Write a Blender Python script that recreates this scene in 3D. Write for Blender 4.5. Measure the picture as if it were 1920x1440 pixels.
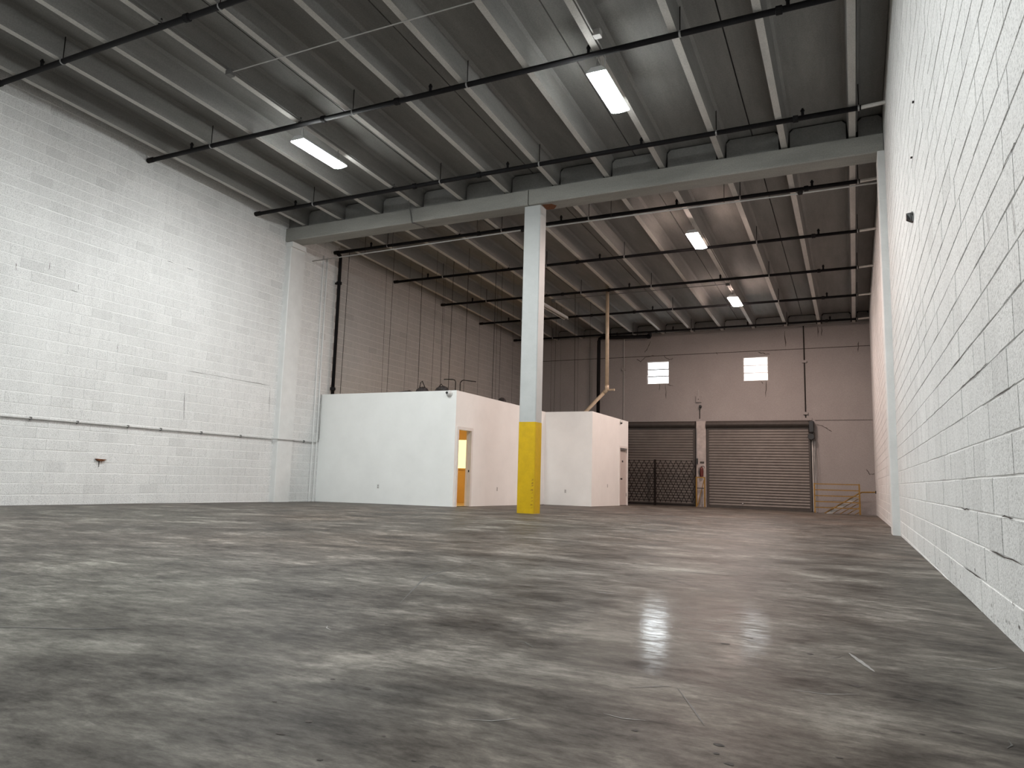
import bpy, bmesh, math, random
from mathutils import Vector, Matrix

random.seed(7)
S = bpy.context.scene
for o in list(bpy.data.objects):
    bpy.data.objects.remove(o)

# ------------------------------------------------------------------ camera
CZ = 0.8
YAW, PIT, ROL, FPX = 0.4453, 0.1306, 0.0273, 1345.14
_r = Vector((math.cos(YAW), math.sin(YAW), 0)); _f = Vector((-math.sin(YAW), math.cos(YAW), 0)); _u = Vector((0, 0, 1))
fw = math.cos(PIT) * _f + math.sin(PIT) * _u
u2 = -math.sin(PIT) * _f + math.cos(PIT) * _u
rt = math.cos(ROL) * _r + math.sin(ROL) * u2
up = -math.sin(ROL) * _r + math.cos(ROL) * u2
cam = bpy.data.cameras.new('camera'); cam.sensor_width = 36.0; cam.lens = FPX / 1920 * 36.0
cam.clip_start = 0.05; cam.clip_end = 200
camo = bpy.data.objects.new('camera', cam); S.collection.objects.link(camo)
m = Matrix((rt, up, -fw)).transposed().to_4x4(); m.translation = (0, 0, CZ)
camo.matrix_world = m
S.camera = camo

# ------------------------------------------------------------------ world, exposure, lamp strengths
S.view_settings.view_transform = 'Standard'; S.view_settings.look = 'None'
S.view_settings.gamma = 1.0; S.view_settings.use_curve_mapping = False
S.view_settings.exposure = 2.6
S.cycles.max_bounces = 6; S.cycles.diffuse_bounces = 5; S.cycles.glossy_bounces = 2; S.cycles.transparent_max_bounces = 4
w = bpy.data.worlds.new('overcast_sky'); S.world = w; w.use_nodes = True
bgn = w.node_tree.nodes['Background']
bgn.inputs['Color'].default_value = (0.93, 0.97, 1.0, 1); bgn.inputs['Strength'].default_value = 2.4
LAMP_COOL = (0.965, 1.0, 0.985); COOL_W = 44.0
LAMP_WARM = (1.0, 0.765, 0.67); WARM_W = 51.0
OFFICE_LAMP = (1.0, 0.62, 0.20); OFFICE_W = 3.4

# ------------------------------------------------------------------ measures (metres)
XR, XL = 0.6955, -13.84          # faces of the side walls
YF, YB = -4.5, 29.883            # front (behind the camera) and back wall faces
YBM0, YBM1 = 14.38, 14.86        # roof beam
ZB0, ZB1 = 7.04, 7.395
STEM0, SP = 0.168, 1.2192        # rightmost tee stem, spacing
TD = 0.42                        # stem depth
def FZ(x, y):                    # the old floor slab is not quite level
    return CZ - .7217 - .0139*x - .0024*y - .000859*x*x + .000067*x*y - .000204*y*y
def ST(y):                       # underside of the tee stems
    return 7.435 + .0305*(14.466 - y) if y < 14.6 else 7.435 - .0241*(y - 14.466)

# ------------------------------------------------------------------ materials
MAT = {}
def nodes(name):
    mt = bpy.data.materials.new(name); mt.use_nodes = True
    MAT[name] = mt
    nt = mt.node_tree
    return mt, nt, nt.nodes['Principled BSDF']
def N(nt, typ, **kw):
    n = nt.nodes.new(typ)
    for k, v in kw.items():
        if k in n.inputs: n.inputs[k].default_value = v
        else: setattr(n, k, v)
    return n
def L(nt, a, ao, b, bi): nt.links.new(a.outputs[ao], b.inputs[bi])
def ramp(nt, fac_node, fac_out, stops):
    r = N(nt, 'ShaderNodeValToRGB'); e = r.color_ramp.elements
    while len(e) < len(stops): e.new(0.5)
    for i, (p, c) in enumerate(stops):
        e[i].position = p; e[i].color = (c[0], c[1], c[2], 1) if not isinstance(c, (int, float)) else (c, c, c, 1)
    L(nt, fac_node, fac_out, r, 'Fac'); return r
def pos(nt, scale=(1, 1, 1)):
    g = N(nt, 'ShaderNodeNewGeometry'); mp = N(nt, 'ShaderNodeMapping'); mp.inputs['Scale'].default_value = scale
    L(nt, g, 'Position', mp, 'Vector'); return mp
def simple(name, col, rough=.5, metal=0., spec=.5, var=.12, vs=6.0, bump=0., bs=60.):
    mt, nt, b = nodes(name)
    b.inputs['Roughness'].default_value = rough; b.inputs['Metallic'].default_value = metal
    b.inputs['Specular IOR Level'].default_value = spec
    p = pos(nt); n = N(nt, 'ShaderNodeTexNoise', Scale=vs, Detail=6.0, Roughness=.65); L(nt, p, 0, n, 'Vector')
    lo = tuple(c*(1-var) for c in col); hi = tuple(min(1, c*(1+var)) for c in col)
    r = ramp(nt, n, 0, [(.3, lo), (.7, hi)]); L(nt, r, 0, b, 'Base Color')
    if bump:
        n2 = N(nt, 'ShaderNodeTexNoise', Scale=bs, Detail=4.0); L(nt, p, 0, n2, 'Vector')
        bp = N(nt, 'ShaderNodeBump', Strength=bump, Distance=.01); L(nt, n2, 0, bp, 'Height'); L(nt, bp, 0, b, 'Normal')
    return mt

def block_paint(name, base, face_dark=.915):
    """thick white paint over porous concrete block: each block its own tone, open pores"""
    mt, nt, b = nodes(name)
    b.inputs['Roughness'].default_value = .62; b.inputs['Specular IOR Level'].default_value = .3
    g = N(nt, 'ShaderNodeNewGeometry'); sx = N(nt, 'ShaderNodeSeparateXYZ'); L(nt, g, 'Position', sx, 0)
    def M(op, a, bb=None):
        n = N(nt, 'ShaderNodeMath', operation=op)
        for i, v in enumerate((a, bb)):
            if v is None: continue
            if isinstance(v, (int, float)): n.inputs[i].default_value = v
            else: L(nt, v[0], v[1], n, i)
        return n
    zz = M('SUBTRACT', (sx, 'Z'), .046); rw = M('FLOOR', (M('DIVIDE', (zz, 0), .2085), 0))
    od = M('MULTIPLY', (M('MODULO', (M('ADD', (rw, 0), 100.0), 0), 2.0), 0), .5)
    cl = M('FLOOR', (M('ADD', (M('DIVIDE', (sx, 'Y'), .417), 0), (od, 0)), 0))
    cb = N(nt, 'ShaderNodeCombineXYZ'); L(nt, cl, 0, cb, 0); L(nt, rw, 0, cb, 1)
    wn = N(nt, 'ShaderNodeTexWhiteNoise', noise_dimensions='2D'); L(nt, cb, 0, wn, 'Vector')
    tone = ramp(nt, wn, 'Value', [(0., face_dark*.95), (.06, face_dark + .01), (.12, face_dark + .035), (.8, face_dark + .065), (1., 1.0)])
    mp = pos(nt)
    n1 = N(nt, 'ShaderNodeTexNoise', Scale=.55, Detail=3.0, Roughness=.6); L(nt, mp, 0, n1, 'Vector')
    big = ramp(nt, n1, 0, [(.3, .90), (.7, 1.0)])
    n2 = N(nt, 'ShaderNodeTexNoise', Scale=70., Detail=3.0, Roughness=.7); L(nt, mp, 0, n2, 'Vector')
    grit = ramp(nt, n2, 0, [(.36, .50), (.47, .92), (.56, 1.0), (.68, 1.06)])
    n7 = N(nt, 'ShaderNodeTexNoise', Scale=1.0, Detail=3.0, Roughness=.7); L(nt, pos(nt, (9, 9, .8)), 0, n7, 'Vector')
    drip = ramp(nt, n7, 0, [(.35, .95), (.55, 1.0)])
    n3 = N(nt, 'ShaderNodeTexVoronoi', Scale=7.0); L(nt, mp, 0, n3, 'Vector')
    chip = ramp(nt, n3, 'Distance', [(.022, .30), (.045, 1.0)])
    m1 = N(nt, 'ShaderNodeMixRGB', blend_type='MULTIPLY', Fac=1.0); m1.inputs[1].default_value = (*base, 1); L(nt, tone, 0, m1, 2)
    m2 = N(nt, 'ShaderNodeMixRGB', blend_type='MULTIPLY', Fac=1.0); L(nt, m1, 0, m2, 1); L(nt, big, 0, m2, 2)
    m3 = N(nt, 'ShaderNodeMixRGB', blend_type='MULTIPLY', Fac=.75); L(nt, m2, 0, m3, 1); L(nt, grit, 0, m3, 2)
    m4 = N(nt, 'ShaderNodeMixRGB', blend_type='MULTIPLY', Fac=.8); L(nt, m3, 0, m4, 1); L(nt, chip, 0, m4, 2)
    m5 = N(nt, 'ShaderNodeMixRGB', blend_type='MULTIPLY', Fac=1.0); L(nt, m4, 0, m5, 1); L(nt, drip, 0, m5, 2); L(nt, m5, 0, b, 'Base Color')
    bp = N(nt, 'ShaderNodeBump', Strength=.8, Distance=.007); L(nt, n2, 0, bp, 'Height')
    L(nt, bp, 0, b, 'Normal')
    return mt
block_paint('block_paint', (.84, .84, .835))
block_paint('block_grey', (.50, .485, .47))
simple('mortar_grey', (.60, .585, .565), rough=.6, var=.05, vs=14)
simple('pilaster_white', (.70, .705, .70), rough=.55, var=.06, vs=3, bump=.2, bs=25)
simple('mortar_paint', (.84, .84, .835), rough=.5, var=.05, vs=14, bump=.4, bs=40)
simple('plaster_white', (.87, .88, .87), rough=.5, var=.035, vs=1.3, bump=.12, bs=30)
simple('column_white', (.44, .455, .455), rough=.5, var=.06, vs=3, bump=.2, bs=25)
simple('safety_yellow', (.58, .37, .001), rough=.38, var=.10, vs=5, bump=.25, bs=18)
simple('rail_yellow', (.25, .14, .022), rough=.45, var=.25, vs=9)
simple('black_pipe', (.006, .0055, .0065), rough=.7, spec=.2, var=.3, vs=4)
simple('dark_iron', (.012, .010, .009), rough=.7, spec=.2, var=.3)
simple('galvanised', (.33, .33, .33), rough=.4, metal=.7, var=.15)
simple('painted_conduit', (.42, .41, .40), rough=.55, var=.15)
simple('grey_cable', (.12, .118, .115), rough=.6)
simple('tan_pipe', (.48, .38, .27), rough=.35, var=.12)
simple('pvc_white', (.62, .60, .57), rough=.45)
simple('slat_steel', (.15, .134, .122), rough=.5, metal=.1, var=.14, vs=2.5)
simple('hood_steel', (.055, .047, .042), rough=.6, var=.2)
simple('gate_steel', (.008, .005, .0045), rough=.7, spec=.2, var=.3)
simple('door_paint', (.56, .50, .475), rough=.5, var=.04)
simple('trim_paint', (.74, .72, .70), rough=.45, var=.04)
simple('office_wall', (.70, .52, .26), rough=.6, var=.04)
simple('office_floor', (.55, .43, .25), rough=.5, var=.08)
simple('plate_white', (.70, .70, .69), rough=.4, var=.03)
simple('black_plastic', (.015, .015, .016), rough=.35)
simple('extinguisher_red', (.10, .014, .010), rough=.35)
simple('pier_paint', (.42, .375, .355), rough=.6, var=.22, vs=5)
simple('scraped_yellow', (.36, .20, .01), rough=.6, var=.4, vs=25)
simple('rust', (.16, .055, .018), rough=.85, var=.5, vs=40)
simple('crack_dark', (.06, .05, .045), rough=.9, var=.5, vs=20)
simple('scuff_light', (.26, .255, .245), rough=.6, var=.2, vs=30)
simple('skid_dark', (.055, .052, .049), rough=.55, var=.3, vs=30)
simple('duct_dark', (.035, .028, .027), rough=.6, var=.5, vs=12)
simple('housing_white', (.62, .63, .63), rough=.4, var=.03)
simple('tube_grey', (.55, .53, .51), rough=.3, var=.03)

def concrete(name, lo, hi, streak=(1.6, .25, 1.6), spots=True):
    mt, nt, b = nodes(name); b.inputs['Roughness'].default_value = .8; b.inputs['Specular IOR Level'].default_value = .25
    p = pos(nt, streak); n = N(nt, 'ShaderNodeTexNoise', Scale=1.7, Detail=8.0, Roughness=.68); L(nt, p, 0, n, 'Vector')
    r = ramp(nt, n, 0, [(.28, lo), (.52, tuple((a+c)/2 for a, c in zip(lo, hi))), (.75, hi)])
    p2 = pos(nt); n2 = N(nt, 'ShaderNodeTexNoise', Scale=45., Detail=3.0); L(nt, p2, 0, n2, 'Vector')
    g = ramp(nt, n2, 0, [(.3, .86), (.7, 1.05)])
    mx = N(nt, 'ShaderNodeMixRGB', blend_type='MULTIPLY', Fac=1.0); L(nt, r, 0, mx, 1); L(nt, g, 0, mx, 2); L(nt, mx, 0, b, 'Base Color')
    bp = N(nt, 'ShaderNodeBump', Strength=.25, Distance=.01); L(nt, n2, 0, bp, 'Height'); L(nt, bp, 0, b, 'Normal')
    return mt
concrete('tee_concrete', (.185, .183, .178), (.275, .27, .258))
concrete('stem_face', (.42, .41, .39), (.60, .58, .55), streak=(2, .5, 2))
concrete('beam_concrete', (.25, .25, .235), (.36, .355, .33), streak=(.35, 1.5, 1.5))
concrete('panel_concrete', (.20, .20, .197), (.28, .277, .265), streak=(1, 1, 1))
concrete('back_wall_paint', (.30, .277, .27), (.35, .327, .318), streak=(.5, .5, .35))
concrete('roof_dark', (.02, .02, .02), (.04, .04, .04))

# floor: worn, swept, sealed slab
mt, nt, b = nodes('floor_concrete')
p = pos(nt, (.55, 1.0, 1.0)); p.inputs['Rotation'].default_value = (0, 0, .12)
wob = N(nt, 'ShaderNodeTexNoise', Scale=.45, Detail=4.0); L(nt, pos(nt), 0, wob, 'Vector')
add = N(nt, 'ShaderNodeMixRGB', blend_type='ADD', Fac=.8); L(nt, p, 0, add, 1); L(nt, wob, 'Color', add, 2)
n1 = N(nt, 'ShaderNodeTexNoise', Scale=2.2, Detail=10.0, Roughness=.74); L(nt, add, 0, n1, 'Vector')
n2 = N(nt, 'ShaderNodeTexNoise', Scale=.5, Detail=6.0, Roughness=.55, Distortion=.9); L(nt, pos(nt), 0, n2, 'Vector')
p3 = pos(nt, (.35, 1.0, 1.0)); p3.inputs['Rotation'].default_value = (0, 0, -.18)
n3 = N(nt, 'ShaderNodeTexNoise', Scale=22., Detail=6.0, Roughness=.78); L(nt, p3, 0, n3, 'Vector')
n5 = N(nt, 'ShaderNodeTexNoise', Scale=.8, Detail=7.0, Roughness=.5, Distortion=1.5); L(nt, p, 0, n5, 'Vector')
n6 = N(nt, 'ShaderNodeTexNoise', Scale=.23, Detail=3.0); L(nt, pos(nt), 0, n6, 'Vector')
c1 = ramp(nt, n1, 0, [(.36, (.034, .029, .025)), (.46, (.070, .0615, .053)), (.54, (.105, .094, .081)), (.64, (.200, .184, .161))])
c2 = ramp(nt, n2, 0, [(.40, .74), (.435, .98), (.62, 1.06), (.66, 1.22)])
c3 = ramp(nt, n3, 0, [(.34, .58), (.5, 1.0), (.66, 1.48)])
c5 = ramp(nt, n5, 0, [(.36, .72), (.40, 1.0), (.65, 1.0), (.70, 1.15)])
c6 = ramp(nt, n6, 0, [(.35, (1.0, .93, .88)), (.5, (1, 1, 1)), (.65, (.95, 1.0, .985))])
prev = c1
for c_, f_ in ((c2, 1.0), (c3, .8), (c5, .8), (c6, 1.0)):
    mX = N(nt, 'ShaderNodeMixRGB', blend_type='MULTIPLY', Fac=f_); L(nt, prev, 0, mX, 1); L(nt, c_, 0, mX, 2); prev = mX
L(nt, prev, 0, b, 'Base Color')
rr = ramp(nt, n1, 0, [(.38, .44), (.62, .62)])
L(nt, rr, 0, b, 'Roughness')
# a spot where the sealer is still glossy
spot = N(nt, 'ShaderNodeVectorMath', operation='DISTANCE'); ps = pos(nt, (1.5, .6, 0)); wv = N(nt, 'ShaderNodeMixRGB', blend_type='ADD', Fac=.5); L(nt, ps, 0, wv, 1); L(nt, n1, 'Color', wv, 2)
L(nt, wv, 0, spot, 0); spot.inputs[1].default_value = (-.9*1.5 + .25, 3.85*.6 + .25, .25)
po2 = ramp(nt, spot, 'Value', [(.10, 1.0), (.85, 0.0)])
stk = ramp(nt, n3, 0, [(.42, .15), (.58, 1.0)])
cw = N(nt, 'ShaderNodeMixRGB', blend_type='MULTIPLY', Fac=1.0); L(nt, po2, 0, cw, 1); L(nt, stk, 0, cw, 2); L(nt, cw, 0, b, 'Coat Weight')
b.inputs['Coat Roughness'].default_value = .13
bc_ = N(nt, 'ShaderNodeBump', Strength=.16, Distance=.005); L(nt, n1, 0, bc_, 'Height'); L(nt, bc_, 0, b, 'Coat Normal')
sp_ = ramp(nt, n1, 0, [(.38, .06), (.5, .14), (.62, .27)])
sp2 = N(nt, 'ShaderNodeMixRGB', blend_type='MULTIPLY', Fac=1.0); L(nt, sp_, 0, sp2, 1); L(nt, c3, 0, sp2, 2); L(nt, sp2, 0, b, 'Specular IOR Level')
bp = N(nt, 'ShaderNodeBump', Strength=.16, Distance=.004); L(nt, n3, 0, bp, 'Height'); L(nt, bp, 0, b, 'Normal')

def emitter(name, col, s):
    mt = bpy.data.materials.new(name); mt.use_nodes = True; MAT[name] = mt; nt = mt.node_tree
    nt.nodes.remove(nt.nodes['Principled BSDF'])
    e = N(nt, 'ShaderNodeEmission'); e.inputs['Color'].default_value = (*col, 1); e.inputs['Strength'].default_value = s
    L(nt, e, 0, nt.nodes['Material Output'], 'Surface')
emitter('lens_cool', LAMP_COOL, COOL_W); emitter('lens_warm', LAMP_WARM, WARM_W)
emitter('office_lens', OFFICE_LAMP, OFFICE_W); emitter('lit_pane', (1.0, .84, .34), .30)
mt = bpy.data.materials.new('window_glass'); mt.use_nodes = True; MAT['window_glass'] = mt; nt = mt.node_tree
nt.nodes.remove(nt.nodes['Principled BSDF'])
tr = N(nt, 'ShaderNodeBsdfTransparent'); tr.inputs[0].default_value = (.93, .95, .95, 1)
gl = N(nt, 'ShaderNodeBsdfGlossy', Roughness=.08); mxs = N(nt, 'ShaderNodeMixShader', Fac=.06)
L(nt, tr, 0, mxs, 1); L(nt, gl, 0, mxs, 2); L(nt, mxs, 0, nt.nodes['Material Output'], 'Surface')

# ------------------------------------------------------------------ mesh helpers
COL = S.collection
class MB:
    def __init__(s): s.v = []; s.f = []; s.mi = []
    def quad(s, pts, mi=0):
        i = len(s.v); s.v += [tuple(p) for p in pts]; s.f.append(tuple(range(i, i+len(pts)))); s.mi.append(mi); return s
    def hexa(s, c, mi=0):       # 8 corners: bottom 4 ccw, top 4 ccw
        i = len(s.v); s.v += [tuple(p) for p in c]
        for q in ((3, 2, 1, 0), (4, 5, 6, 7), (0, 1, 5, 4), (1, 2, 6, 5), (2, 3, 7, 6), (3, 0, 4, 7)):
            s.f.append(tuple(i+k for k in q)); s.mi.append(mi)
        return s
    def box(s, x0, x1, y0, y1, z0, z1, mi=0):
        if x0 > x1: x0, x1 = x1, x0
        if y0 > y1: y0, y1 = y1, y0
        return s.hexa([(x0, y0, z0), (x1, y0, z0), (x1, y1, z0), (x0, y1, z0), (x0, y0, z1), (x1, y0, z1), (x1, y1, z1), (x0, y1, z1)], mi)
    def cbox(s, x0, x1, y0, y1, z0, z1, c):     # box with chamfered vertical edges
        if x0 > x1: x0, x1 = x1, x0
        p = [(x0+c, y0), (x1-c, y0), (x1, y0+c), (x1, y1-c), (x1-c, y1), (x0+c, y1), (x0, y1-c), (x0, y0+c)]
        return s.prism(p, z0, z1)
    def prism(s, p, z0, z1):
        i = len(s.v); n = len(p); s.v += [(a, b_, z0) for a, b_ in p] + [(a, b_, z1) for a, b_ in p]
        s.f.append(tuple(range(i+n-1, i-1, -1))); s.f.append(tuple(range(i+n, i+2*n))); s.mi += [0, 0]
        for k in range(n): s.f.append((i+k, i+(k+1) % n, i+n+(k+1) % n, i+n+k)); s.mi.append(0)
        return s
    def tube(s, path, r, n=8, cap=True):
        path = [Vector(p) for p in path]; i0 = len(s.v); m_ = len(path)
        rs = r if isinstance(r, (list, tuple)) else [r]*m_
        for k, p_ in enumerate(path):
            d = (path[min(k+1, m_-1)] - path[max(k-1, 0)]).normalized()
            a = Vector((0, 0, 1)) if abs(d.z) < .9 else Vector((0, 1, 0))
            e1 = d.cross(a).normalized(); e2 = e1.cross(d).normalized()
            for q in range(n):
                t = 2*math.pi*q/n
                s.v.append(tuple(p_ + rs[k]*(math.cos(t)*e1 + math.sin(t)*e2)))
        for k in range(m_-1):
            for q in range(n):
                a0 = i0+k*n+q; a1 = i0+k*n+(q+1) % n
                s.f.append((a0, a0+n, a1+n, a1)); s.mi.append(0)
        if cap:
            s.f.append(tuple(range(i0, i0+n))); s.f.append(tuple(range(i0+m_*n-1, i0+(m_-1)*n-1, -1))); s.mi += [0, 0]
        return s
    def lathe(s, c, prof, axis='z', n=14):
        # prof: list of (radius, height) along axis, from c
        i0 = len(s.v)
        for r_, h in prof:
            for q in range(n):
                t = 2*math.pi*q/n; a, b_ = r_*math.cos(t), r_*math.sin(t)
                o_ = {'z': (a, b_, h), 'y': (a, h, b_), 'x': (h, a, b_)}[axis]
                s.v.append((c[0]+o_[0], c[1]+o_[1], c[2]+o_[2]))
        for k in range(len(prof)-1):
            for q in range(n):
                a0 = i0+k*n+q; a1 = i0+k*n+(q+1) % n; s.f.append((a0, a1, a1+n, a0+n)); s.mi.append(0)
        s.f.append(tuple(range(i0+n-1, i0-1, -1))); s.f.append(tuple(range(i0+(len(prof)-1)*n, i0+len(prof)*n))); s.mi += [0, 0]
        return s
    def build(s, name, mat, parent=None, origin=(0, 0, 0), smooth=False, fix=True):
        me = bpy.data.meshes.new(name)
        ox = origin
        me.from_pydata([(a-ox[0], b_-ox[1], c-ox[2]) for a, b_, c in s.v], [], s.f)
        for q in (mat if isinstance(mat, (list, tuple)) else [mat]): me.materials.append(MAT[q])
        me.polygons.foreach_set('material_index', s.mi)
        if fix:
            bm = bmesh.new(); bm.from_mesh(me); bmesh.ops.recalc_face_normals(bm, faces=bm.faces); bm.to_mesh(me); bm.free()
        if smooth: me.polygons.foreach_set('use_smooth', [True]*len(me.polygons)); 
        me.update()
        return put(name, me, ox, parent)
def put(name, me, loc, parent=None):
    o = bpy.data.objects.new(name, me); COL.objects.link(o); o.location = loc
    if parent is not None:
        o.parent = parent
        o.location = Vector(loc) - wloc(parent)
    return o
def wloc(o):
    v = Vector(o.location)
    while o.parent: o = o.parent; v = v + Vector(o.location)
    return v
def tag(o, label=None, cat=None, group=None, kind=None):
    if label: o['label'] = label
    if cat: o['category'] = cat
    if group: o['group'] = group
    if kind: o['kind'] = kind
    return o
def thing(name, loc, label, cat, group=None):
    o = bpy.data.objects.new(name, None); COL.objects.link(o); o.location = loc; o.empty_display_size = .1
    return tag(o, label, cat, group)
def struct(o, label=None): return tag(o, label, None, None, 'structure')

# ------------------------------------------------------------------ floor
mb = MB()
xs = [XL - .2 + i*(XR + .4 - XL)/58 for i in range(59)]
ys = [YF - .2 + i*(28.9 - YF + .2)/120 for i in range(121)]
W_ = len(xs)
for y in ys:
    for x in xs: mb.v.append((x, y, FZ(x, y)))
for j in range(len(ys)-1):
    for i in range(W_-1): mb.f.append((j*W_+i, j*W_+i+1, (j+1)*W_+i+1, (j+1)*W_+i)); mb.mi.append(0)
# strip along the back wall, open over the stair
for j in range(4):
    y0, y1 = 28.9 + j*.25, 28.9 + (j+1)*.25
    for i in range(40):
        x0 = XL - .2 + i*(-1.40 - XL + .2)/40; x1 = XL - .2 + (i+1)*(-1.40 - XL + .2)/40
        mb.quad([(x0, y0, FZ(x0, y0)), (x1, y0, FZ(x1, y0)), (x1, y1, FZ(x1, y1)), (x0, y1, FZ(x0, y1))])
floor = struct(mb.build('floor', 'floor_concrete', smooth=True), 'worn grey-brown sealed concrete floor with sweeping stains')
def ribbon(parent, name, mat, pts, wd, lift=.0015):
    m_ = MB(); pv = [Vector((x, y, 0)) for x, y in pts]
    q = []
    for k in range(len(pv)-1):
        for t in range(5): q.append(pv[k].lerp(pv[k+1], t/5))
    q.append(pv[-1]); rows = []
    for k, c in enumerate(q):
        d = (q[min(k+1, len(q)-1)] - q[max(k-1, 0)]).normalized(); nrm = Vector((-d.y, d.x, 0))
        ww = wd*(.25 + .75*math.sin(math.pi*min(1, max(0, k/(len(q)-1)))))*random.uniform(.6, 1.1)
        rows.append((c + nrm*ww/2, c - nrm*ww/2))
    for k in range(len(rows)-1):
        a, b_ = rows[k]; c, d_ = rows[k+1]
        m_.quad([(v.x, v.y, FZ(v.x, v.y)+lift) for v in (b_, d_, c, a)])
    return m_.build(name, mat, parent)
ribbon(floor, 'scuff_mark', 'scuff_light', [(-.046, 3.658), (.002, 3.502), (.049, 3.355)], .028)
for pts, wd in (([(-.738, 2.571), (-.67, 2.63), (-.609, 2.68)], .006), ([(-.591, 2.668), (-.492, 2.454), (-.433, 2.316)], .009),
                ([(-1.399, 3.004), (-1.328, 2.991), (-1.263, 2.929)], .008), ([(-1.523, 5.583), (-1.317, 5.62), (-1.05, 5.3), (-.711, 5.157)], .014),
                ([(-2.871, 8.366), (-2.374, 8.239), (-1.869, 7.695)], .022), ([(-2.3, 3.45), (-2.75, 4.433), (-2.953, 5.64)], .013),
                ([(-3.4, 1.9), (-3.028, 2.102), (-2.89, 2.227)], .015), ([(-.5, 6.4), (-1.1, 6.1), (-2.0, 6.3)], .014), ([(-5.5, 6.6), (-4.6, 6.9), (-3.4, 6.7)], .016),
                ([(-7.5, 9.5), (-6.0, 9.1), (-4.6, 9.3)], .02), ([(-.2, 7.6), (-.8, 7.9), (-1.4, 7.7)], .016)):
    ribbon(floor, 'skid_mark', 'skid_dark', pts, wd)
for (x, y, r_) in ((-.197, 3.528, .016), (-.366, 2.17, .014), (-.602, 2.156, .010), (-1.228, 1.519, .008), (-2.027, 2.939, .008), (-.36, 2.1, .009), (.16, 2.6, .008)):
    m_ = MB(); m_.quad([(x + r_*random.uniform(.7, 1.3)*math.cos(t*.785), y + r_*.8*random.uniform(.7, 1.3)*math.sin(t*.785), FZ(x, y)+.001) for t in range(8)])
    m_.build('floor_pit', 'crack_dark', floor)

for k in range(34):
    t_ = random.random(); y = 1.6 + 7*t_*t_; x = random.uniform(-.75*y - .3, .55); r_ = random.uniform(.004, .010)*(1 + .12*y)
    m_ = MB(); m_.quad([(x + 1.5*r_*random.uniform(.6, 1.3)*math.cos(q*1.047), y + r_*random.uniform(.6, 1.3)*math.sin(q*1.047), FZ(x, y) + .001) for q in range(6)])
    m_.build('floor_pit', 'crack_dark', floor)
for k in range(26):
    t_ = random.random(); y = 1.7 + 8*t_*t_; x = random.uniform(-.75*y - .3, .5); a = random.gauss(0, .7); l_ = random.uniform(.05, .16)*(1 + .25*y)
    ribbon(floor, 'scratch', random.choice(['scuff_light', 'skid_dark', 'skid_dark']), [(x, y), (x + l_*.5*math.cos(a), y + l_*.5*math.sin(a)), (x + l_*math.cos(a + .25), y + l_*math.sin(a + .25))], .003 + .0011*y)

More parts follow.
